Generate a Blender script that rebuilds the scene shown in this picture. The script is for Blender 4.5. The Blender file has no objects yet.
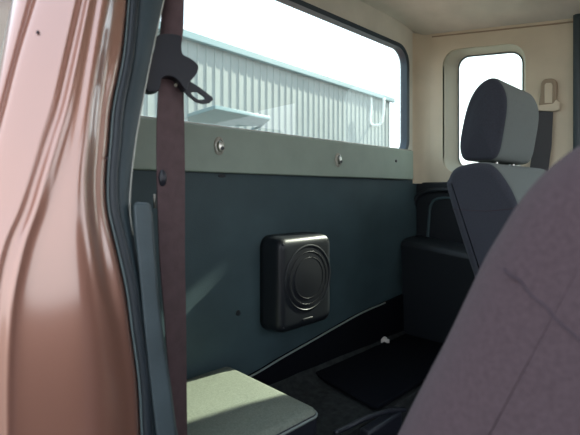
import bpy, bmesh, math, random
from mathutils import Vector, Matrix, noise
random.seed(7)
PI = math.pi
col = bpy.context.scene.collection
F = 436.0; HX = 290.0; HY = 192.0
A46 = math.radians(46)
FW = (math.cos(A46), math.sin(A46)); RT = (math.sin(A46), -math.cos(A46))

def at(px, py, x=None, y=None, z=None, t=None):
    """point of the truck that is seen at px, py and lies on the given plane (camera is the origin)"""
    u = (px-HX)/F; v = (HY-py)/F
    d = (FW[0]+RT[0]*u, FW[1]+RT[1]*u, v)
    if x is not None: s = x/d[0]
    elif y is not None: s = y/d[1]
    elif z is not None: s = z/d[2]
    else: s = t
    return Vector((d[0]*s, d[1]*s, d[2]*s))

# ------------------------------------------------------------------ materials
def mat(name, c, rough=.6, metal=0, coat=0, spec=.5, noise_amt=0, nscale=40, bump=0, bscale=200, sheen=0, sub=None):
    m = bpy.data.materials.new(name); m.use_nodes = True
    nt = m.node_tree; b = nt.nodes['Principled BSDF']
    b.inputs['Base Color'].default_value = (*c, 1)
    b.inputs['Roughness'].default_value = rough; b.inputs['Metallic'].default_value = metal
    b.inputs['Coat Weight'].default_value = coat; b.inputs['Coat Roughness'].default_value = .08
    b.inputs['Specular IOR Level'].default_value = spec
    if sheen:
        b.inputs['Sheen Weight'].default_value = sheen; b.inputs['Sheen Roughness'].default_value = .5
    tc = nt.nodes.new('ShaderNodeTexCoord')
    if noise_amt:
        n = nt.nodes.new('ShaderNodeTexNoise'); n.inputs['Scale'].default_value = nscale; n.inputs['Detail'].default_value = 5
        nt.links.new(tc.outputs['Object'], n.inputs['Vector'])
        r = nt.nodes.new('ShaderNodeValToRGB')
        r.color_ramp.elements[0].position = .3; r.color_ramp.elements[1].position = .7
        r.color_ramp.elements[0].color = (*[v*(1-noise_amt) for v in c], 1)
        r.color_ramp.elements[1].color = (*[min(1, v*(1+noise_amt)) for v in c], 1)
        nt.links.new(n.outputs['Fac'], r.inputs['Fac']); nt.links.new(r.outputs['Color'], b.inputs['Base Color'])
    if bump:
        n = nt.nodes.new('ShaderNodeTexNoise'); n.inputs['Scale'].default_value = bscale; n.inputs['Detail'].default_value = 3
        nt.links.new(tc.outputs['Object'], n.inputs['Vector'])
        bp = nt.nodes.new('ShaderNodeBump'); bp.inputs['Strength'].default_value = bump; bp.inputs['Distance'].default_value = .002
        nt.links.new(n.outputs['Fac'], bp.inputs['Height']); nt.links.new(bp.outputs['Normal'], b.inputs['Normal'])
    return m

def glass_mat(name, tint, haze, hz=(.7,.85,.82)):
    m = bpy.data.materials.new(name); m.use_nodes = True
    nt = m.node_tree; nt.nodes.clear()
    out = nt.nodes.new('ShaderNodeOutputMaterial')
    tr = nt.nodes.new('ShaderNodeBsdfTransparent'); tr.inputs['Color'].default_value = (*tint, 1)
    df = nt.nodes.new('ShaderNodeBsdfTranslucent'); df.inputs['Color'].default_value = (*hz, 1)
    gl = nt.nodes.new('ShaderNodeBsdfGlossy'); gl.inputs['Roughness'].default_value = .02
    n = nt.nodes.new('ShaderNodeTexNoise'); n.inputs['Scale'].default_value = 9; n.inputs['Detail'].default_value = 6
    tc = nt.nodes.new('ShaderNodeTexCoord'); nt.links.new(tc.outputs['Object'], n.inputs['Vector'])
    mr = nt.nodes.new('ShaderNodeMapRange'); mr.inputs['From Min'].default_value = .3; mr.inputs['From Max'].default_value = .75
    mr.inputs['To Min'].default_value = haze*.7; mr.inputs['To Max'].default_value = haze*1.5
    nt.links.new(n.outputs['Fac'], mr.inputs['Value'])
    m1 = nt.nodes.new('ShaderNodeMixShader'); nt.links.new(mr.outputs['Result'], m1.inputs['Fac'])
    nt.links.new(tr.outputs[0], m1.inputs[1]); nt.links.new(df.outputs[0], m1.inputs[2])
    m2 = nt.nodes.new('ShaderNodeMixShader'); m2.inputs['Fac'].default_value = .04
    nt.links.new(m1.outputs[0], m2.inputs[1]); nt.links.new(gl.outputs[0], m2.inputs[2])
    nt.links.new(m2.outputs[0], out.inputs['Surface'])
    return m

M = {}
M['paint'] = mat('copper_paint', (.37,.175,.12), .38, .5, 1.0)
M['paint'].node_tree.nodes['Principled BSDF'].inputs['Coat IOR'].default_value = 1.95
M['paint'].node_tree.nodes['Principled BSDF'].inputs['Coat Roughness'].default_value = .13
M['seal'] = mat('rubber_seal', (.018,.026,.032), .45)
M['seal_lip'] = mat('seal_lip', (.12,.16,.16), .4)
M['pillar'] = mat('pillar_plastic', (.035,.055,.063), .5, bump=.25, bscale=500, noise_amt=.12, nscale=15)
M['pillar2'] = mat('pillar_lower_plastic', (.062,.085,.092), .5, bump=.25, bscale=500, noise_amt=.15, nscale=18)
M['headliner'] = mat('headliner_fabric', (.67,.67,.59), .95, bump=.5, bscale=500, noise_amt=.06, nscale=12, spec=.1)
M['beige'] = mat('beige_plastic', (.68,.60,.45), .6, bump=.15, bscale=600, noise_amt=.05, nscale=10)
M['reveal'] = mat('window_surround_beige', (.42,.40,.32), .6)
M['rail'] = mat('grey_rail_plastic', (.30,.37,.31), .55, bump=.15, bscale=600, noise_amt=.06, nscale=14)
M['wall'] = mat('blue_grey_vinyl', (.042,.075,.086), .6, bump=.3, bscale=350, noise_amt=.14, nscale=9)
M['dark'] = mat('dark_plastic', (.010,.014,.019), .5, bump=.2, bscale=500)
M['black'] = mat('black_carpet', (.007,.008,.011), .95, bump=.4, bscale=700, spec=.03)
M['carpet'] = mat('grey_carpet', (.034,.038,.038), .95, bump=1, bscale=900, spec=.1, noise_amt=.3, nscale=60)
M['box'] = mat('speaker_plastic', (.010,.013,.017), .42, bump=.15, bscale=700)
M['grille'] = mat('speaker_grille', (.008,.010,.014), .45)
M['seatside'] = mat('seat_fabric_pink_bounce', (.082,.057,.064), .9, bump=.6, bscale=900, sheen=.08, noise_amt=.12, nscale=250, spec=.15)  # driver seat: same cloth, pink bounce from the copper paint put into the colour
M['seatfront_lit'] = mat('seat_fabric_lit', (.14,.165,.155), .9, bump=.6, bscale=900, sheen=.08, noise_amt=.08, nscale=250, spec=.15)  # passenger seat front: seat cloth with the light on it painted in
M['seatside_shaded'] = mat('seat_fabric_shaded', (.050,.055,.070), .9, bump=.6, bscale=900, sheen=.08, noise_amt=.08, nscale=250, spec=.15)  # passenger seat sides: the same cloth, darkened for the shade there
M['seam'] = mat('seam_thread', (.05,.035,.045), .9)
M['belt'] = mat('belt_webbing', (.105,.064,.067), .75, bump=.6, bscale=1500, noise_amt=.15, nscale=60)
M['belt2'] = mat('grey_belt_webbing', (.075,.075,.08), .75, bump=.5, bscale=1500)
M['hard'] = mat('black_plastic', (.015,.017,.024), .38)
M['cover'] = mat('tan_plastic', (.36,.28,.19), .5)
M['chrome'] = mat('worn_chrome', (.55,.55,.5), .28, 1.0)
M['cap'] = mat('clear_grey_plastic', (.42,.42,.36), .25, coat=.6)
M['cushion'] = mat('jump_seat_vinyl', (.20,.225,.18), .45, bump=.5, bscale=700, noise_amt=.18, nscale=220)
M['cushiontop'] = mat('jump_seat_fabric', (.19,.19,.135), .9, bump=1, bscale=700, noise_amt=.30, nscale=260)
M['piping'] = mat('piping_vinyl', (.22,.26,.24), .35)
M['glass'] = glass_mat('hazy_glass', (.945,.99,.98), .05, (.75,.85,.82))
M['glass2'] = glass_mat('side_glass', (.92,.97,.95), .08)
M['siding'] = mat('siding', (.205,.24,.225), .55, noise_amt=.07, nscale=1.5)
M['teal'] = mat('teal_metal', (.14,.24,.255), .5)
M['canopy'] = mat('pale_teal_panel', (.12,.21,.22), .4)
M['asphalt'] = mat('gravel', (.12,.115,.105), .95, noise_amt=.25, nscale=3)
M['scrap'] = mat('paper', (.9,.87,.82), .8)
M['hose'] = mat('pale_hose', (.7,.75,.72), .5)

# ------------------------------------------------------------------ mesh helpers
def link(name, verts, faces, m, parent=None, smooth=False, bevel=0, bseg=3, sub=0, angle=None):
    me = bpy.data.meshes.new(name); me.from_pydata([tuple(v) for v in verts], [], faces); me.validate()
    bm = bmesh.new(); bm.from_mesh(me); bmesh.ops.recalc_face_normals(bm, faces=bm.faces); bm.to_mesh(me); bm.free()
    ms = m if isinstance(m, (list, tuple)) else [m]
    for k in ms: me.materials.append(k)
    o = bpy.data.objects.new(name, me); col.objects.link(o)
    if parent:
        o.parent = parent
        o.matrix_parent_inverse = Matrix.Translation(-parent.location)
    if bevel:
        b = o.modifiers.new('b', 'BEVEL'); b.width = bevel; b.segments = bseg; b.limit_method = 'ANGLE'; b.angle_limit = math.radians(35)
    if sub:
        s = o.modifiers.new('s', 'SUBSURF'); s.levels = sub; s.render_levels = sub
    if smooth or bevel or sub:
        for p in me.polygons: p.use_smooth = True
        if angle or (bevel and not sub):
            me.set_sharp_from_angle(angle=math.radians(angle or 60))
    return o

def box(name, a, b, m, parent=None, bevel=.004, bseg=3):
    x0,y0,z0 = a; x1,y1,z1 = b
    v = [(x0,y0,z0),(x1,y0,z0),(x1,y1,z0),(x0,y1,z0),(x0,y0,z1),(x1,y0,z1),(x1,y1,z1),(x0,y1,z1)]
    f = [(0,1,2,3),(4,5,6,7),(0,1,5,4),(1,2,6,5),(2,3,7,6),(3,0,4,7)]
    return link(name, v, f, m, parent, bevel=bevel, bseg=bseg)

def grid(rows, thick=None, closed=False):
    """rows of points -> verts, faces"""
    n = len(rows[0]); v = [p for r in rows for p in r]; f = []
    for i in range(len(rows)-1):
        for j in range(n - (0 if closed else 1)):
            k = (j+1) % n
            f.append((i*n+j, i*n+k, (i+1)*n+k, (i+1)*n+j))
    return v, f

def smooth_poly(pts, n=64, closed=True):
    """Catmull-Rom through the points, resampled"""
    P_ = [Vector(p) for p in pts]; m = len(P_); out = []
    segs = m if closed else m-1
    per = max(2, n//segs)
    for i in range(segs):
        if closed: a,b,c,d = P_[(i-1)%m], P_[i], P_[(i+1)%m], P_[(i+2)%m]
        else: a,b,c,d = P_[max(i-1,0)], P_[i], P_[i+1], P_[min(i+2,m-1)]
        for k in range(per):
            t = k/per
            out.append(.5*((2*b)+(c-a)*t+(2*a-5*b+4*c-d)*t*t+(3*b-a-3*c+d)*t**3))
    if not closed: out.append(P_[-1])
    return out

def inset(pts, d):
    """offset a closed 2D polygon inwards"""
    n = len(pts)
    area = sum(pts[i].x*pts[(i+1)%n].y-pts[(i+1)%n].x*pts[i].y for i in range(n))
    s = 1 if area > 0 else -1; out = []
    for i in range(n):
        t = (pts[(i+1)%n]-pts[i-1]); t.normalize()
        out.append(pts[i]+Vector((-t.y, t.x))*d*s)
    return out

def pillow(name, outline, a, b, r, axis, m, parent=None, dome=0, seg=6, n=72, smo=True, capmat=None, taper=None, warp=None):
    """outline (2D) carried along axis from a to b with rounded rims of radius r; domed end faces"""
    pl = smooth_poly(outline, n) if smo else [Vector(p) for p in outline]
    rings = []
    cen = sum(pl, Vector((0,0)))/len(pl)
    stations = []
    for i in ((seg+3, seg+2, seg+1) if dome else ()): stations.append((a - dome*(1-((seg+4-i)/4.0-1)**2 if False else {seg+1:.35, seg+2:.75, seg+3:1}[i]), r, {seg+1:.82, seg+2:.5, seg+3:.08}[i]))
    for k in range(seg+1):
        th = k/seg*PI/2
        stations.append((a + r*(1-math.sin(th)), r*(1-math.cos(th)), 1) if False else (a + r*(1-math.cos(th)), r*(1-math.sin(th)), 1))
    mid = [(a+(b-a)*q, 0, 1) for q in (.3,.5,.7)]
    half = list(stations)
    other = [(a+b-s, i_, q) for (s, i_, q) in reversed(half)]
    for (s, ins, q) in half+mid+other:
        ring = inset(pl, ins) if ins > 1e-6 else list(pl)
        if q < 1: ring = [cen+(p-cen)*q for p in ring]
        if taper:
            ring = [taper(p, (s-a)/(b-a)) for p in ring]
        if axis == 'x': rings.append([Vector((s, p.x, p.y)) for p in ring])
        elif axis == 'y': rings.append([Vector((p.x, s, p.y)) for p in ring])
        else: rings.append([Vector((p.x, p.y, s)) for p in ring])
    v, f = grid(rings, closed=True); k = len(rings[0])
    f.append(tuple(range(k))); f.append(tuple(range(len(v)-k, len(v))))
    o = link(name, v, f, m, parent, smooth=True)
    if capmat:   # same cloth on the side faces, with their shade put into the colour
        o.data.materials.append(capmat)
        lo, hi = a+r*.6, b-r*.6
        ax = {'x':0,'y':1,'z':2}[axis]
        for p in o.data.polygons:
            c = p.center[ax]
            if c < lo or c > hi: p.material_index = 1
    return o

def tube(name, pts, r, m, parent=None, n=8, closed=False):
    pts = [Vector(p) for p in pts]; rings = []
    for i, p in enumerate(pts):
        if closed: t = pts[(i+1)%len(pts)]-pts[i-1]
        else: t = pts[min(i+1,len(pts)-1)]-pts[max(i-1,0)]
        t.normalize(); up = Vector((0,0,1)) if abs(t.z) < .9 else Vector((1,0,0))
        s = t.cross(up).normalized(); w = s.cross(t)
        rings.append([p+(s*math.cos(2*PI*k/n)+w*math.sin(2*PI*k/n))*r for k in range(n)])
    if closed: rings.append(rings[0])
    v, f = grid(rings, closed=True)
    if not closed: f.append(tuple(range(n))); f.append(tuple(range(len(v)-n, len(v))))
    return link(name, v, f, m, parent, smooth=True)

def lathe(name, prof, origin, axis, m, parent=None, n=32, sx=1, sz=1):
    """profile (radius, height along axis)"""
    a = Vector(axis).normalized(); up = Vector((0,0,1)) if abs(a.z) < .9 else Vector((0,1,0))
    s = a.cross(up).normalized(); w = s.cross(a); O = Vector(origin); rings = []
    for (r, h) in prof:
        rings.append([O+a*h+(s*math.cos(2*PI*k/n)*sx+w*math.sin(2*PI*k/n)*sz)*max(r,1e-5) for k in range(n)])
    v, f = grid(rings, closed=True); f.append(tuple(range(n))); f.append(tuple(range(len(v)-n, len(v))))
    return link(name, v, f, m, parent, smooth=True, angle=40)

def prism(name, pts3, off, m, parent=None, bevel=.002, holes=None):
    """closed 3D polygon extruded by vector off"""
    n = len(pts3); off = Vector(off); v = [Vector(p) for p in pts3]+[Vector(p)+off for p in pts3]
    f = [tuple(range(n)), tuple(range(n, 2*n))]+[(i,(i+1)%n,n+(i+1)%n,n+i) for i in range(n)]
    return link(name, v, f, m, parent, bevel=bevel)

def ringplate(name, outer, inner, off, m, parent=None, bevel=0, smooth=True):
    """plate with a hole; outer and inner have equal counts; off = thickness vector"""
    n = len(outer); off = Vector(off)
    v = [Vector(p) for p in outer]+[Vector(p) for p in inner]; v += [p+off for p in v]
    f = []
    for i in range(n):
        k = (i+1) % n
        f += [(i,k,n+k,n+i), (2*n+i,2*n+k,3*n+k,3*n+i), (i,k,2*n+k,2*n+i), (n+i,n+k,3*n+k,3*n+i)]
    return link(name, v, f, m, parent, bevel=bevel, smooth=smooth, angle=40)

def empty(name, loc, label=None, cat=None, group=None, kind=None):
    o = bpy.data.objects.new(name, None); col.objects.link(o); o.location = loc; o.empty_display_size = .05
    return tag(o, label, cat, group, kind)
def tag(o, label=None, cat=None, group=None, kind=None):
    if label: o['label'] = label
    if cat: o['category'] = cat
    if group: o['group'] = group
    if kind: o['kind'] = kind
    return o

def rrect(a0, b0, a1, b1, r, n=8):
    """rounded rectangle outline, 4*(n+1) points, starting in the upper right corner"""
    out = []
    for (cx, cy, s) in ((a1-r,b1-r,0),(a0+r,b1-r,1),(a0+r,b0+r,2),(a1-r,b0+r,3)):
        for k in range(n+1):
            th = (s+k/n)*PI/2
            out.append((cx+r*math.cos(th), cy+r*math.sin(th)))
    return out
def square_like(rr, a0, b0, a1, b1):
    """outer rectangle points matched one by one to a rounded rectangle (4 equal corner runs)"""
    n = len(rr)//4; cs = [(a1,b1),(a0,b1),(a0,b0),(a1,b0)]; out = []
    for c in range(4):
        for k in range(n):
            p = rr[c*n+k]; X, Y = cs[c]; h = (n-1)/2
            # slide from one side to the corner, then along the other side
            if c in (0, 2): q = (X, p[1]) if k < h else ((X, Y) if k == h else (p[0], Y))
            else: q = (p[0], Y) if k < h else ((X, Y) if k == h else (X, p[1]))
            out.append(q)
    return out

# ------------------------------------------------------------------ dimensions (metres, camera height = 0)
RY = .95            # rear wall
RX = 1.66           # right side panel
LX = .235           # left side panel
ZR0, ZR1 = .05, .168   # grey rail below the rear window
PLAT = -.58         # raised rear floor
def top_z(y):       # where the side panel ends under the headliner
    return .547+(y-.37)*.158

# ------------------------------------------------------------------ outside ground
g = box('ground', (-60,-60,-1.62), (80,90,-1.42), M['asphalt'], bevel=0); tag(g, kind='structure')

# ------------------------------------------------------------------ cab shell
# floor: raised carpeted platform at the rear, lower footwell in front
nx, ny = 24, 20
v = []; f = []
rows = []
for j in range(ny+1):
    y = .655+(RY-.655)*j/ny
    row = []
    for i in range(nx+1):
        x = LX-.03+(RX+.03-LX+.03)*i/nx
        z = PLAT+.035*max(0,(y-.86)/.09)**2 + .004*noise.noise(Vector((x*9,y*9,0)))
        row.append(Vector((x,y,z)))
    rows.append(row)
rows.insert(0, [Vector((p.x,.648,PLAT-.012)) for p in rows[0]])
rows.insert(0, [Vector((p.x,.645,-.86)) for p in rows[0]])
rows.insert(0, [Vector((p.x,-.95,-.86)) for p in rows[0]])
v, f = grid(rows)
fl = link('floor', v, f, M['carpet'], smooth=True, angle=50); tag(fl, kind='structure')
so = fl.modifiers.new('t','SOLIDIFY'); so.thickness = .03; so.offset = 1
# black rubber mat on the right of the platform
# rear wall: a vinyl panel below, headliner coloured panel round the window
wr = empty('wall_rear', (.9,RY,-.5), kind='structure')
box('lower_panel', (LX-.04,RY,-.60), (RX+.05,RY+.03,ZR0+.02), M['wall'], wr, bevel=0)
W0, W1, H0, H1 = .27, 1.588, .150, .590
rr = rrect(W0, H0, W1, H1, .075, 8)
ob = square_like(rr, LX-.04, ZR0+.021, RX+.05, .80)
ringplate('window_surround', [(a,RY,b) for a,b in ob], [(a,RY,b) for a,b in rr], (0,.03,0), M['headliner'], wr)

# rear window: rubber gasket and hazy pane
wn = empty('window_1', (.93,RY,.17), kind='structure')
gi = rrect(W0+.014, H0, W1-.014, H1-.013, .064, 8)
go = rrect(W0-.003, H0-.01, W1+.002, H1+.002, .076, 8)
ringplate('gasket', [(a,RY-.007,b) for a,b in go], [(a,RY-.004,b) for a,b in gi], (0,.03,0), mat('gasket_rubber', (.022,.045,.065), .4), wn)
pn = rrect(W0+.004, H0-.004, W1-.004, H1-.004, .07, 8)
link('pane', [(a,RY+.016,b) for a,b in pn]+[(a,RY+.020,b) for a,b in pn],
     [tuple(range(len(pn))), tuple(range(len(pn),2*len(pn)))]+[(i,(i+1)%len(pn),len(pn)+(i+1)%len(pn),len(pn)+i) for i in range(len(pn))], M['glass'], wn)

# grey rail under the rear window with its caps and screw
rl = empty('trim_1', (.93,RY,ZR0), kind='structure')
box('rail', (LX,RY-.018,ZR0), (1.602,RY+.002,ZR1), M['rail'], rl, bevel=.004)
box('rail_top', (LX,RY-.014,ZR1-.001), (1.596,RY+.006,ZR1+.004), M['cap'], rl, bevel=.002)
for (px, py) in ((219,146),(338,160)):
    p = at(px, py, y=RY-.018)
    c = lathe('anchor_cap', [(.019,-.004),(.019,.002),(.0165,.005),(.013,.0055),(.012,.002)], p, (0,-1,0), M['cap'], rl, sx=.85, sz=1.25)
    lathe('anchor_bolt', [(.011,.0),(.011,.006),(.009,.010),(.004,.0115),(0,.0115)], p+Vector((0,0,-.001)), (0,-1,0), M['chrome'], c, sx=.85, sz=1.3)
    lathe('bolt_hole', [(.0048,.0105),(.0048,.0125),(0,.0125)], p+Vector((.003,0,-.006)), (0,-1,0), M['hard'], c, n=16)
p = at(396, 161, y=RY-.018)
lathe('screw', [(.006,-.001),(.0055,.002),(.003,.003),(0,.003)], p, (0,-1,0), M['hard'], rl, n=16)

# small scuffs: a drilled hole under the first cap
p = at(222, 176, y=RY); q = at(238, 313, y=RY)
lathe('plug', [(.008,-.001),(.007,.002),(0,.0025)], p, (0,-1,0), M['dark'], wr, n=16, sx=1.6, sz=.6)
lathe('plug', [(.008,-.001),(.007,.002),(0,.0025)], q, (0,-1,0), M['dark'], wr, n=16)

# black carpet that covers the foot of the rear wall, its edge climbs to the right
line = [at(228,388,y=RY-.012), at(257,373,y=RY-.012), at(282,358,y=RY-.012), at(312,341,y=RY-.012), at(340,325,y=RY-.012), at(362,313,y=RY-.012), at(385,303,y=RY-.012)]
line = smooth_poly(line, 60, closed=False)
line = [Vector((LX-.02, RY-.012, line[0].z-.05))]+line+[Vector((RX+.02, RY-.012, line[-1].z+.02))]
v, f = grid([[Vector((p.x,RY-.012,p.z)) for p in line], [Vector((p.x,RY-.012,-.62)) for p in line], [Vector((p.x,RY+.005,-.62)) for p in line], [Vector((p.x,RY+.005,p.z)) for p in line]]+[[Vector((p.x,RY-.012,p.z)) for p in line]])
ck = link('wall_carpet', v, f, M['black'], wr)
tube('carpet_piping', [p+Vector((0,-.001,.001)) for p in line[1:-1]], .0028, M['piping'], wr, 8)

# right side panel (X = RX), a hole for the quarter window
ww = empty('wall_right', (RX,.6,-.5), kind='structure')
Y0, Y1, Q0, Q1 = .528, .835, .075, .545
qr = rrect(Y0, Q0, Y1, Q1, .06, 8)
def warpq(a, b):    # the opening and the panel top fall towards the front
    k = max(0, (b-.1)/.45)
    return (a, b+(a-Y1)*.14*k+.025*k)
qo = square_like(qr, .27, .035, RY-.06, .62)
def sidept(a, b, x=RX): return (x, a, b)
qr3 = [sidept(*warpq(a,b)) for a,b in qr]
qo3 = [sidept(a, b if b < .3 else top_z(a)+.03) for a,b in qo]
ringplate('quarter_panel', qo3, qr3, (.03,0,0), M['beige'], ww)
# rounded corner between side and rear panels
rows = []
for zi in range(9):
    q = zi/8
    row = []
    for k in range(9):
        th = k/8*PI/2
        xx = RX-.052*(1-math.cos(th)) if False else RX-.055+.055*math.cos(th)
        yy = RY-.06+.064*math.sin(th)
        z = .05-.015+(top_z(.9)+.03-.035)*q
        row.append(Vector((xx+.002,yy,z)))
    rows.append(row)
v, f = grid(rows); link('corner_panel', v, f, M['beige'], ww, smooth=True)
box('outer_corner', (RX+.036,.865,.0), (RX+.07,RY+.08,.69), M['paint'], ww, bevel=.006)
# reveal of the quarter window
inner = [ (RX+.05, *warpq(a,b)) for a,b in rrect(Y0+.022, Q0+.02, Y1-.041, Q1-.018, .045, 8)]
v, f = grid([[Vector((RX+.0005,p[1],p[2])) for p in qr3],[Vector((RX+.012,p[1],p[2])) for p in qr3],[Vector(p) for p in inner]], closed=True)
link('window_reveal', v, f, M['reveal'], ww, smooth=True, angle=50)
# upper belt strip right of the window (door pillar) and the door beyond it, with its window opening
box('door_pillar_trim', (RX-.004,.365,.035), (RX+.03,.52,top_z(.44)), M['beige'], ww, bevel=.004) if False else None
w2 = empty('window_2', (RX+.05,.67,.1), kind='structure')
pn = [(RX+.052, *warpq(a,b)) for a,b in rrect(Y0-.005, Q0, Y1+.0, Q1+.0, .05, 8)]
n_ = len(pn)
link('pane', pn+[(a+.004,b,c) for a,b,c in pn], [tuple(range(n_)), tuple(range(n_,2*n_))]+[(i,(i+1)%n_,n_+(i+1)%n_,n_+i) for i in range(n_)], M['glass2'], w2)
gin = [(RX+.048, *warpq(a,b)) for a,b in rrect(Y0+.026, Q0+.024, Y1-.045, Q1-.022, .042, 8)]
ringplate('gasket', [(p[0]-.002,p[1],p[2]) for p in inner], gin, (.006,0,0), M['pillar2'], w2)

# lower right: dark moulded panel with armrest ledge and pull recess
box('lower_side_panel', (RX-.006,.27,-.62), (RX+.03,RY-.0,.040), M['dark'], ww, bevel=.004)
ledge = [(.30,-.235),(.62,-.222),(.80,-.205),(RY-.005,-.190)]
rows = []
for (y,z) in ledge:
    rows.append([Vector((RX,y,z+.012)),Vector((RX-.10,y,z+.004)),Vector((RX-.125,y,z-.004)),Vector((RX-.135,y,z-.02)),Vector((RX-.13,y,z-.06)),Vector((RX-.12,y,-.60)),Vector((RX,y,-.60))])
v, f = grid(rows, closed=True); f.append(tuple(range(7))); f.append(tuple(range(len(v)-7,len(v))))
link('armrest_ledge', v, f, M['dark'], ww, bevel=.004)
# arch moulding above the ledge
arch = [at(411,250,x=RX-.012),at(411,225,x=RX-.012),at(413,207,x=RX-.012),at(418,196,x=RX-.012),at(428,191,x=RX-.012),at(445,190,x=RX-.012),at(470,191,x=RX-.012),at(490,193,x=RX-.012)]
tube('arch_moulding', smooth_poly(arch,60,closed=False), .010, M['dark'], ww, 10)
arch2 = [at(427,246,x=RX-.008),at(429,220,x=RX-.008),at(431,205,x=RX-.008),at(437,199,x=RX-.008),at(450,198,x=RX-.008),at(470,199,x=RX-.008)]
tube('pull_moulding', smooth_poly(arch2,50,closed=False), .006, M['wall'], ww, 10)
# the passenger door further forward: window opening above, panel below, seal on its rear edge
d1 = empty('door_1', (RX,-.2,-.5), kind='structure')
box('door_panel', (RX-.02,-.85,-.70), (RX+.05,.265,.03), M['dark'], d1, bevel=.01)
tube('door_seal', smooth_poly([at(577,y_,x=RX-.012) for y_ in (15,60,110,160,210,300,400)],40,closed=False), .011, M['pillar'], d1, 10)
box('door_frame', (RX-.005,.255,-.60), (RX+.04,.345,.53), M['pillar'], d1, bevel=.006)
box('door_header', (RX-.005,-.85,.49), (RX+.04,.30,.60), M['beige'], d1, bevel=.006)

# headliner: a shallow vault
def ceil_z(x, y):
    e = top_z(max(min(y,1.0),-.2))
    s = min(1, max(0, (RX-x)/.28)); s2 = min(1, max(0,(x-LX+.06)/.28))
    r = min(1, max(0, (RY+.02-y)/.16))
    k = math.sqrt(1-(1-s)**2)*math.sqrt(1-(1-s2)**2)
    return e+.012+.055*k*(.35+.65*math.sqrt(1-(1-r)**2))+(.0 if y > .3 else (.3-y)*.10*0)
rows = []
for j in range(41):
    y = -.55+(RY+.03+.55)*j/40
    rows.append([Vector((x,y,ceil_z(x,y))) for x in [LX-.09+(RX+.035-LX+.09)*i/40 for i in range(41)]])
v, f = grid(rows); ce = link('ceiling', v, f, M['headliner'], smooth=True)
tag(ce, kind='structure'); so = ce.modifiers.new('t','SOLIDIFY'); so.thickness = .03; so.offset = 1
# the moulded edge where headliner meets the side panel
edge = tube('trim_2', [Vector((RX-.001, y, top_z(y)+.008)) for y in [.25+i*.035 for i in range(19)]], .0028, M['cover']); tag(edge, kind='structure')

# front bulkhead with the dashboard top, under the windscreen opening
wf = empty('wall_front', (.9,-.95,-.5), kind='structure')
box('dashboard', (.16,-.95,-.86), (RX+.02,-.70,-.12), M['dark'], wf, bevel=.04)
box('windscreen_header', (.16,-.56,.46), (RX+.03,-.50,.56), M['beige'], wf, bevel=.01)

# truck body behind and in front of the cab, the driver door standing open
box('cargo_bed', (.08,RY+.12,-1.05), (RX+.20,RY+2.0,-.12), M['paint'], wr, bevel=.04)
box('cab_back_panel', (.17,RY+.045,-1.05), (RX+.12,RY+.075,.12), M['paint'], wr, bevel=.01)
box('hood', (.10,-2.3,-1.05), (RX+.18,-.97,-.16), M['paint'], wf, bevel=.08)
box('outer_door_skin', (RX+.06,-.95,-1.05), (RX+.16,RY+.05,.02), M['paint'], ww, bevel=.03)
d2 = empty('door_2', (.12,-.86,-.5), kind='structure')
def dpt(a, h, d=0):      # along the opened door, height, depth
    c, s_ = math.cos(math.radians(200)), math.sin(math.radians(200))
    return Vector((.10+c*a-s_*d, -.86+s_*a+c*d, h))
prism('door_panel', [dpt(0,-1.0),dpt(1.02,-1.0),dpt(1.05,-.5),dpt(1.05,-.02),dpt(0,-.02)], dpt(0,0,.09)-dpt(0,0,0), M['paint'], d2, bevel=.02)
prism('inner_trim', [dpt(.05,-.92,-.03),dpt(.97,-.92,-.03),dpt(1.0,-.5,-.03),dpt(1.0,-.06,-.03),dpt(.05,-.06,-.03)], dpt(0,0,.035)-dpt(0,0,0), M['dark'], d2, bevel=.01)
prism('window_frame', [dpt(.0,-.03),dpt(1.05,-.03),dpt(.98,.52),dpt(.45,.54),dpt(.42,.50),dpt(.93,.48),dpt(.99,-.0),dpt(.05,.0),dpt(.43,.50),dpt(.45,.54)], dpt(0,0,.04)-dpt(0,0,0), M['paint'], d2, bevel=0)

# ------------------------------------------------------------------ driver side: painted door pillar
wl = empty('wall_left', (.2,.5,-.5), kind='structure')
KY = [0, 55, 106, 140, 177, 210, 245, 290, 328, 380, 434]
def col_(vals): return vals
cols = [  # (depth y, pixel column per height, offset y per row)
 (.60, [12,1,-9,-16,-24,-31,-38,-46,-52,-56,-58]),
 (.555,[11,-1,-11,-18,-26,-33,-40,-48,-54,-58,-60]),
 (.530,[14,2,-8,-15,-23,-30,-37,-45,-51,-55,-57]),
 (.518,[20,6,-6,-13,-21,-28,-35,-43,-49,-53,-55]),
 (.512,[29,14,0,-8,-16,-23,-31,-40,-45,-49,-51]),
 (.520,[32,16,3,-6,-14,-21,-29,-38,-43,-47,-49]),
 (.508,[36,19,6,-3,-11,-18,-26,-35,-40,-44,-46]),
 (.502,[41,24,11,2,-6,-13,-21,-30,-35,-39,-41]),
 (.492,[73,60,48,37,26,15,1,-9,-14,-18,-19]),
 (.4895,[76,64,52,41,30,19,4,-6,-11,-15,-16]),
 (.4935,[81,68,56,45,34,23,8,-2,-5,-10,-10]),
 (.4925,[85,73,61,50,39,29,15,4,0,-3,-3]),
 (.485,[88,77,66,56,44,34,22,12,8,6,6]),
 (.4855,[91,80,69,59,48,38,26,16,12,10,10]),
 (.489,[95,85,75,66,56,46,33,23,19,17,17]),
 (.487, [100,91,83,77,71,66,61,60,59,58,58]),
 (.484, [107,98,91,88,85,86,90,96,99,98,98]),
 (.503,[114,105,97,94,91,92,97,106,115,122,125]),
 (.510,[119,112,103,100,97,98,103,112,121,128,131]),
 (.514,[126,120,110,107,104,105,112,122,128,135,138]),
 (.530,[128,123,113,110,107,108,116,126,131,138,141]),
 (.560,[129,124,114,111,108,109,117,127,132,139,142]),
]
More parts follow.
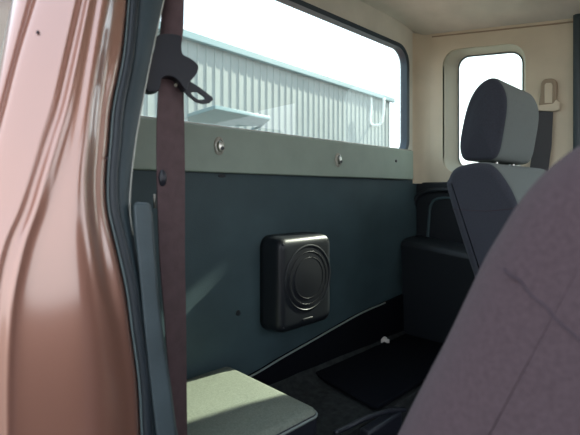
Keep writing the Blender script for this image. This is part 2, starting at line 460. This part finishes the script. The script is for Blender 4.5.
def interp(vals, q):
    i = min(int(q), len(vals)-2); t = q-i
    a = vals[max(i-1,0)]; b = vals[i]; c = vals[i+1]; d = vals[min(i+2,len(vals)-1)]
    return .5*((2*b)+(c-a)*t+(2*a-5*b+4*c-d)*t*t+(3*b-a-3*c+d)*t**3)
TILT = .11          # the pillar leans back towards the roof
def column(vals, depth, n=40, ext=True):
    out = []
    for k in range(n+1):
        q = k/n*(len(KY)-1)
        a, b = interp(vals,q), interp(KY,q)
        p = at(a, b, y=depth)
        for _ in range(3): p = at(a, b, y=depth+TILT*p.z)
        out.append(p)
    if ext:   # run on above and below the frame
        a, b = out[0], out[1]; d = (a-b)/(a.z-b.z)
        out = [a+d*.22, a+d*.1]+out
        a, b = out[-1], out[-3]; d = (a-b)/(b.z-a.z)
        out = out+[a+d*.1, a+d*.3, a+d*.6]
    return out
C = [column(px, dy) for dy, px in cols]
C.insert(0, [Vector((p.x+.02, .75, p.z)) for p in C[0]])
v, f = grid(C)
jb = link('painted_pillar', v, f, M['paint'], wl, smooth=True, sub=2)
for (a, b, rr0) in ((38,32,.0016),(107,158,.0014)):
    lathe('paint_chip', [(rr0,-.003),(rr0,.0004),(0,.0006)], at(a,b,y=(.499 if a < 60 else .513)+TILT*at(a,b,y=.5).z), (-.1,-1,0), M['seam'], jb, n=9)
# rubber door seal following the paint edge
seal_px = cols[-2][1]
sc_ = column([p+5 for p in seal_px], .528)
tube('door_seal', sc_, .0075, M['seal'], wl, 12)
tube('seal_lip', column([p+1.0 for p in seal_px], .520), .0012, M['seal_lip'], wl, 8)
# inner plastic trim
inpx = [165,153,143,137,132.5,131,136,144,149,156,162]
T = [column([p+6 for p in seal_px], .545), column([p+9 for p in seal_px], .536), column([a*.5+b*.5+4 for a,b in zip(seal_px,inpx)], .532),
     column([p-3 for p in inpx], .540), column([p-.6 for p in inpx], .548), column(inpx, .560)]
T.append([p+Vector((-.03,.06,0)) for p in T[-1]])
v, f = grid(T); link('pillar_trim', v, f, M['pillar'], wl, smooth=True, sub=1)
tube('trim_lip', column([p-1.2 for p in inpx], .545)[:26], .0011, M['cap'], wl, 8)
# lower cover piece that stands in front of it
low = [(133,204),(136,202.5),(149,203.5),(151.5,215),(154,250),(157.5,297),(163,345),(169.5,385),(176,435),(190,500),(166,500),(156,435),(149,380),(143,320),(138,265),(134,225)]
prism('lower_trim_cover', [at(a,b,y=.527+TILT*at(a,b,y=.527).z) for a,b in low], (.012,.02,0), M['pillar2'], wl, bevel=.004)
# inside skin, outer skin and rear corner of the cab on this side
box('inner_panel', (LX-.03,.56,-.62), (LX,RY+.03,.66), M['dark'], wl, bevel=.004)
box('outer_panel', (.165,.60,-1.0), (.19,RY+.10,.66), M['paint'], wl, bevel=.01)
box('rocker_panel', (.12,-.9,-1.05), (.20,.52,-.86), M['paint'], wl, bevel=.02)
# striker bolts
# ------------------------------------------------------------------ driver side seat belt
sb = empty('seat_belt', at(172,60,y=.60), 'brick red seat belt hanging from the black guide loop behind the door pillar', 'seat belt')
def strap(name, rowspx, yd, m, parent, th=.0022, twist=.0):
    L = smooth_poly([(a,c,0) for a,b,c in rowspx], 60, closed=False); R_ = smooth_poly([(b,c,0) for a,b,c in rowspx], 60, closed=False)
    rows = []
    N = len(L)
    for i in range(N):
        p, q = L[i], R_[i]
        y1 = yd+twist*math.sin(i/N*PI); 
        pts = [at(p.x+(q.x-p.x)*k/4, p.y, y=yd+ (twist*(k/4-.5)*2)+.003*math.sin(k/4*PI)*-1) for k in range(5)]
        bk = [w+Vector((0,th,0)) for w in reversed(pts)]
        rows.append(pts+bk)
    v, f = grid(rows, closed=True); k = len(rows[0]); f.append(tuple(range(k))); f.append(tuple(range(len(v)-k,len(v))))
    return link(name, v, f, m, parent, smooth=True, angle=60)
strap('strap', [(161,184,66),(158.5,184,95),(157,184.5,130),(157,185,170),(158,185,210),(160,185,260),(164,186,310),(168,186.5,360),(173,187,410),(177,188,470),(182,190,520)], .598, M['belt'], sb, twist=.006)
strap('upper_strap', [(167,186,-60),(165,185,-20),(163,184,5),(161,183.5,25),(160,182,42)], .606, M['belt'], sb, twist=-.004)
hp = [(157,36),(168,33.5),(181,36),(181.5,46),(183,54),(190,58),(196,62.5),(198.5,67),(197,73),(192.5,79),(188.5,84),(186,90),(178,80),(170,76),(162,78),(159,90),(147,90),(148,75),(150,62),(155,48)]
hp = smooth_poly([(a,b,0) for a,b in hp], 80)
prism('guide_loop', [at(p.x,p.y,y=.578) for p in hp], (.006,.022,0), M['hard'], sb, bevel=.005)
to = [(184,80),(190,81),(201,88),(212.5,97),(213.5,99.5),(209.5,103),(203,104),(196,102),(188.5,96),(183,90)]
ti = [(191.5,92.5),(193,91.8),(197.5,92),(204.5,97),(205.3,98.5),(204.0,99.3),(201,99.6),(198,99.3),(193.5,96),(191.3,93.6)]
def flat(l): return [at(a,b,y=.583) for a,b in l]
ringplate('tongue', flat(to), flat(ti), (.001,.004,0), M['hard'], sb, bevel=.0012)
lathe('stop_button', [(.0085,-.002),(.0085,.003),(.006,.0055),(0,.006)], at(162,178,y=.594), (-.3,-1,0), M['hard'], sb, n=24, sx=.75, sz=1.45)
for a,b in ((172.5,70),(176,85)):
    lathe('rivet', [(.0028,-.001),(.002,.001),(0,.0015)], at(a,b,y=.594), (0,-1,0), M['reveal'], sb, n=12)
prism('chrome_clip', [at(154,194,y=.60),at(156.3,194,y=.60),at(156.8,208,y=.60),at(154.6,208,y=.60)], (0,.004,0), M['chrome'], sb, bevel=.0008)

# ------------------------------------------------------------------ left jump seat
js = empty('jump_seat', (.45,.78,PLAT), 'grey green jump seat cushion with a sunlit patch, low against the rear wall', 'jump seat')
SZ = -.452
sx0, sx1, sy0, sy1 = LX+.012, .682, .612, .942
so_ = rrect(sx0, sy0, sx1, sy1, .022, 6)
stations = [(PLAT+.03,.012),(PLAT+.036,.002),(PLAT+.05,0),(SZ-.016,0),(SZ-.009,.002),(SZ-.004,.006),(SZ-.001,.012),(SZ,.020)]
def ring_in(pts, d): return [ (p.x,p.y) for p in inset([Vector(q) for q in pts], d)]
rows = []
for z,d in stations:
    rows.append([Vector((a,b,z)) for a,b in (ring_in(so_, d) if d else so_)])
cx, cy = (sx0+sx1)/2,(sy0+sy1)/2
for q, h in ((.75,.003),(.5,.006),(.25,.007),(.02,.0075)):
    rows.append([Vector((cx+(p.x-cx)*q, cy+(p.y-cy)*q, SZ+h)) for p in rows[7]])
v, f = grid(rows, closed=True); f.append(tuple(range(len(so_)))); f.append(tuple(range(len(v)-len(so_),len(v))))
cu = link('cushion', v, f, M['cushion'], js, smooth=True)
cu.data.materials.append(M['hard'])
for p_ in cu.data.polygons:
    if p_.center.z < SZ-.012: p_.material_index = 1      # the skirt of the cushion is black vinyl
tube('piping', [Vector((a,b,SZ-.014)) for a,b in ring_in(so_, .0002)], .0026, M['piping'], js, 8, closed=True)
box('seat_base', (sx0+.02,sy0+.06,PLAT-.004), (sx1-.03,sy1-.01,PLAT+.035), M['hard'], js, bevel=.006)

# ------------------------------------------------------------------ black rubber mat and a scrap of paper
mt_ = [(.965,.662),(1.52,.662),(1.535,.68),(1.535,.925),(1.52,.937),(1.02,.937),(1.0,.925),(.955,.68)]
mo = prism('floor_mat', [(a,b,PLAT+.006) for a,b in mt_], (0,0,.012), M['black'], bevel=.004)
tag(mo, 'flat black mat lying on the raised floor behind the front seats', 'floor mat')
p = at(385,343,z=PLAT+.020)
sv = []; 
for k in range(9):
    a = k/9*2*PI; r = .013*(1+.35*math.sin(3*a)+.2*random.random())
    sv.append(Vector((p.x+r*math.cos(a), p.y+r*math.sin(a), p.z+.004*math.sin(2*a)+.004)))
nv = len(sv); sv += [q+Vector((0,0,.012+.004*random.random())) for q in sv]
sc1 = link('paper_scrap', sv, [tuple(range(nv)), tuple(range(nv,2*nv))]+[(i,(i+1)%nv,nv+(i+1)%nv,nv+i) for i in range(nv)], M['scrap'], bevel=.002)
tag(sc1, 'tiny crumpled white scrap lying on the black floor mat', 'litter')
# seat track end by the step of the floor
tr_ = empty('seat_track', (.86,.60,-.86), 'black curved seat track end at the edge of the raised floor', 'seat track')
tube('rail', smooth_poly([at(335,433,y=.615),at(348,427,y=.615),at(362,420,y=.61),at(378,414,y=.605),at(391,411,y=.60),at(405,410,y=.59)],40,closed=False), .006, M['hard'], tr_, 10)
a_ = at(391,411,y=.60)
box('bracket', (a_.x-.11,.585,-.85), (a_.x+.03,.615,a_.z-.006), M['hard'], tr_, bevel=.006)

# ------------------------------------------------------------------ speaker on the rear wall
sp = empty('speaker_box', (.92,RY,-.39), 'black plastic speaker box with a round speaker outline mounted on the rear wall', 'speaker')
x0, x1, zb, zt = .802, 1.022, -.392, -.128
ysf = .872
rows = []
ol = rrect(x0, zb, x1, zt, .030, 8)
for (y, d, up) in ((RY-.001,-.004,0),(RY-.02,-.003,0),(ysf+.022,0,0),(ysf+.012,.002,0),(ysf+.005,.007,0),(ysf+.001,.015,0),(ysf,.024,0)):
    rr_ = ring_in(ol, d)
    rows.append([Vector((a,y,b)) for a,b in rr_])
cxx, czz = (x0+x1)/2, (zb+zt)/2
for q in (.8,.4,.02): rows.append([Vector((cxx+(p.x-cxx)*q, ysf, czz+(p.z-czz)*q)) for p in rows[6]])
v, f = grid(rows, closed=True); f.append(tuple(range(len(ol)))); f.append(tuple(range(len(v)-len(ol),len(v))))
link('enclosure', v, f, M['box'], sp, smooth=True)
sc3 = (cxx+.006, ysf, czz+.012)
lathe('speaker_rim', [(.096,-.002),(.096,.0008),(.094,.0018),(.0915,.0018),(.0905,.0004)], sc3, (0,-1,0), M['box'], sp, n=56)
gr = lathe('speaker_grille', [(.089,-.002),(.088,.0006),(.06,.002),(.03,.0045),(.01,.005),(0,.005)], sc3, (0,-1,0), M['grille'], sp, n=48)
for k in range(4):
    tube('grille_ring', [(sc3[0]+(.025+.017*k)*math.cos(a*PI/20), ysf-.0035+.0005*k, sc3[2]+(.025+.017*k)*math.sin(a*PI/20)) for a in range(40)], 0.0005, M['grille'], gr, 6, closed=True)
box('badge', (cxx-.02,ysf-.003,zb+.022), (cxx+.02,ysf+.001,zb+.029), M['grille'], sp, bevel=.001)
for (a,b) in ((x0+.018,zt-.018),(x1-.018,zt-.018),(x0+.018,zb+.018),(x1-.018,zb+.018)):
    lathe('screw', [(.004,-.002),(.004,.0012),(.0025,.002),(0,.002)], (a,ysf+.003,b), (0,-1,0), M['hard'], sp, n=14)

# ------------------------------------------------------------------ passenger front seat
def front_seat(name, label, x0, x1, side_outline, cush, head, hx0, hx1, posts, front_m, side_m, r=.035, seam=None, hr=.02, dome=.01, taper=None):
    t = empty('car_seat', ((x0+x1)/2, cush[0], -.86), label, 'seat', 'front seats')
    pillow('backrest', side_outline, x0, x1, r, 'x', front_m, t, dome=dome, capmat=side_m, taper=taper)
    c0, c1, ztop = cush
    pillow('seat_cushion', [(c0,ztop-.15),(c0,ztop-.02),(c0+.05,ztop),(c0-.25,ztop+.005),(c0-.44,ztop+.02),(c0-.50,ztop-.02),(c0-.50,ztop-.12),(c0-.40,ztop-.16)][::1], x0-.01, x1+.01, .03, 'x', front_m, t, dome=.01, capmat=side_m) if False else \
    box('seat_cushion', (x0-.01, c0-.50, ztop-.15), (x1+.01, c0, ztop), front_m, t, bevel=.04, bseg=5)
    box('seat_frame', (x0+.03, c0-.46, -.86), (x1-.03, c0-.04, ztop-.13), M['hard'], t, bevel=.01)
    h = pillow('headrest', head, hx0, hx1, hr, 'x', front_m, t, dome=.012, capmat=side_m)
    for (x, y, za, zb_) in posts:
        tube('headrest_post', [(x,y,za),(x,y-.004,(za+zb_)/2),(x,y-.008,zb_)], .0055, M['chrome'], t, 12)
    if seam:
        for s in seam: tube('seam', s, .0009, M['seam'], t, 6)
    return t
HX0 = 1.12
def hpt(px, py, x): q = at(px,py,x=x); return (q.y, q.z)
head = [hpt(*q, HX0+.012) for q in ((461,154),(460.5,139),(467,108),(476,89),(488,79),(499,79.5),(507,92),(508.5,108),(505,133),(501,152),(494,160),(478,161),(466,160.5))]
bp = [hpt(*q, 1.08+.012) for q in ((470,265),(447.5,192),(448.5,178),(455,168),(468,163.5),(484,162),(496,166),(508,181),(517,198),(528,230),(548,300),(566,400))]
bp = bp+[(bp[-1][0]+.03,-.58),(.34,-.58),(.40,-.40)]
sm = [[at(a,b,x=1.08) for a,b in ((452,209),(470,210.5),(490,211),(518,208))]]
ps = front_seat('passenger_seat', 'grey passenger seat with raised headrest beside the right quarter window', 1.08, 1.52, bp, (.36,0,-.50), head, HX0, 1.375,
    [(1.19,.455,.0,.13),(1.31,.455,.0,.13)], M['seatfront_lit'], M['seatside_shaded'], r=.022, seam=sm, hr=.016, dome=0)

# ------------------------------------------------------------------ driver seat, tipped forward, close to the lens
ds_o = [hpt(*q, .345) for q in ((385,435),(408,388),(431,343),(455,291),(470,259),(484,235),(502,205),(522,179),(548,155),(580,135))]
ds_o = [(.300,-.42),(.262,-.30)]+ds_o+[(.030,.052),(-.015,.045),(-.05,.01),(-.055,-.06),(-.03,-.20),(.02,-.35),(.06,-.48),(.20,-.52),(.29,-.50)]
sm2 = [smooth_poly([at(a,b,x=.335) for a,b in ((503,268),(512,277),(519,280),(531,295),(545,306),(558,321),(580,340),(620,378))],40,closed=False)]
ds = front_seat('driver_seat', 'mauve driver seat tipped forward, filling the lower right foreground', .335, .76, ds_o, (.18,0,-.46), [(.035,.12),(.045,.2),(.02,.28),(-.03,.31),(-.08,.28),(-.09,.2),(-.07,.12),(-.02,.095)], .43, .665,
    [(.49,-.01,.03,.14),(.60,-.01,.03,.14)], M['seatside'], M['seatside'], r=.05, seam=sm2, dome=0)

# ------------------------------------------------------------------ passenger seat belt on the right pillar
pb = empty('passenger_seat_belt', at(547,100,x=RX-.01), 'dark grey seat belt with beige guide cover on the right door pillar', 'seat belt')
XB = RX-.014
cov = [(540.5,86),(541.5,82),(545,79),(552,78.5),(556,81),(557,86),(556.5,96),(556,108),(538.5,107)]
prism('guide_cover', [at(a,b,x=XB) for a,b in smooth_poly([(p[0],p[1]) for p in cov[:7]],40,closed=False)+[Vector(cov[7]),Vector(cov[8])]], (.012,0,0), M['cover'], pb, bevel=.004)
prism('guide_slot', [at(a,b,x=XB-.0012) for a,b in ((544.5,103),(544.5,85),(546,83),(551,82.8),(552.5,85),(552,103))], (.002,0,0), M['beige'], pb, bevel=.0008)
prism('guide_lip', [at(a,b,x=XB-.006) for a,b in ((536,105.5),(553,103.5),(556,99),(559.5,103),(559,110),(553,111.5),(536,110.5))], (.014,0,0), M['beige'], pb, bevel=.003)
prism('strap', [at(a,b,x=XB+.004) for a,b in ((536.5,109),(553,110.5),(551.5,145),(547,180),(542,230),(524,230),(528,180),(533,145))], (.003,0,0), M['belt2'], pb, bevel=.001)

# ------------------------------------------------------------------ warehouse outside
B0 = Vector((5.27,8.95,0)); B1 = Vector((14.75,9.62,0)); dx_ = (B1-B0).normalized(); nrm = Vector((-dx_.y, dx_.x, 0))
Bs = B0-dx_*12; Lw = (B1-Bs).length
bd = empty('warehouse', Bs+Vector((0,0,-1.42)), 'pale corrugated metal warehouse with a teal roof edge seen through the rear window', 'building')
ZG, ZT = -1.42, 3.62
pts = []
s = 0
while s < Lw:
    for (a, d) in ((0,0),(.10,0),(.115,.02),(.145,.02),(.16,0)):
        if s+a < Lw: pts.append((s+a, -d))
    s += .26
pts.append((Lw, 0))
front = [Bs+dx_*a+nrm*(d) for a,d in pts]
back = [B1+nrm*9, Bs+nrm*9]
ring = front+back
v, f = grid([[p+Vector((0,0,ZG)) for p in ring],[p+Vector((0,0,ZT)) for p in ring]], closed=True)
wls = link('siding', v, f, M['siding'], bd)
def obox(name, a, b, z0, z1, d0, d1, m, parent, bevel=0):
    P4 = [Bs+dx_*a+nrm*d0, Bs+dx_*b+nrm*d0, Bs+dx_*b+nrm*d1, Bs+dx_*a+nrm*d1]
    return prism(name, [p+Vector((0,0,z0)) for p in P4], (0,0,z1-z0), m, parent, bevel=bevel)
obox('roof', -.2, Lw+.15, ZT, ZT+.06, -.12, 9.1, M['teal'], bd)
obox('eaves_gutter', -.2, Lw+.15, 3.52, 3.70, -.16, -.03, M['teal'], bd, bevel=.02)
ho = [at(a,b,t=16.1) for a,b in ((371,97),(371,108),(370,118),(371,124),(376,125.5),(381,123),(383.5,112),(384,98))]
tube('hose_loop', smooth_poly(ho,50,closed=False), .05, M['hose'], bd, 8)
cn = [at(187,117.5,z=1.4), at(215,109,z=1.4), at(270,120,z=1.4), at(263,126,z=1.4), at(190,127,z=1.4)]
cp = prism('canopy', cn, (0,0,.07), M['canopy'], bd, bevel=.01)
for a in (at(192,126,z=1.4), at(262,125.5,z=1.4)):
    tube('canopy_bracket', [a, Vector((a.x, 8.55+(a.x)*.07, 1.05)), Vector((a.x,8.62+a.x*.07,.95))], .03, M['canopy'], bd, 8)

# ------------------------------------------------------------------ light
W = bpy.data.worlds.new('sky'); bpy.context.scene.world = W; W.use_nodes = True
nt = W.node_tree; bg = nt.nodes['Background']
bg.inputs['Strength'].default_value = 1.0
tc = nt.nodes.new('ShaderNodeTexCoord'); sep = nt.nodes.new('ShaderNodeSeparateXYZ'); nt.links.new(tc.outputs['Generated'], sep.inputs[0])
ramp = nt.nodes.new('ShaderNodeValToRGB'); nt.links.new(sep.outputs['Z'], ramp.inputs['Fac'])
ramp.color_ramp.elements[0].position = 0; ramp.color_ramp.elements[0].color = (.95,.97,1,1)
ramp.color_ramp.elements[1].position = .9; ramp.color_ramp.elements[1].color = (.62,.78,1,1)
vm = nt.nodes.new('ShaderNodeVectorMath'); vm.operation = 'SCALE'; vm.inputs['Scale'].default_value = 2.7
nt.links.new(ramp.outputs['Color'], vm.inputs[0]); nt.links.new(vm.outputs[0], bg.inputs['Color'])
sl = bpy.data.lights.new('sun', 'SUN'); sl.energy = 15.5; sl.angle = math.radians(.8); sl.color = (1,.94,.80)
so2 = bpy.data.objects.new('sun', sl); col.objects.link(so2)
so2.rotation_euler = Vector((-1.1,.165,-.74)).to_track_quat('-Z','Y').to_euler()

# ------------------------------------------------------------------ camera
cd = bpy.data.cameras.new('camera'); cam = bpy.data.objects.new('camera', cd); col.objects.link(cam)
cd.sensor_width = 36; cd.lens = 436/580*36; cd.clip_start = .01; cd.clip_end = 300
cd.shift_y = -(217.5-192)/580
cam.location = (0,0,0)
cd.dof.use_dof = True; cd.dof.focus_distance = 1.4; cd.dof.aperture_fstop = 6.5
cam.rotation_euler = Vector((FW[0],FW[1],0)).to_track_quat('-Z','Y').to_euler()
bpy.context.scene.camera = cam
sc = bpy.context.scene
sc.view_settings.view_transform = 'Standard'; sc.view_settings.look = 'None'; sc.view_settings.gamma = 1
sc.view_settings.exposure = 0
sc.cycles.max_bounces = 10; sc.cycles.diffuse_bounces = 6; sc.cycles.transparent_max_bounces = 12
sc.cycles.use_denoising = True
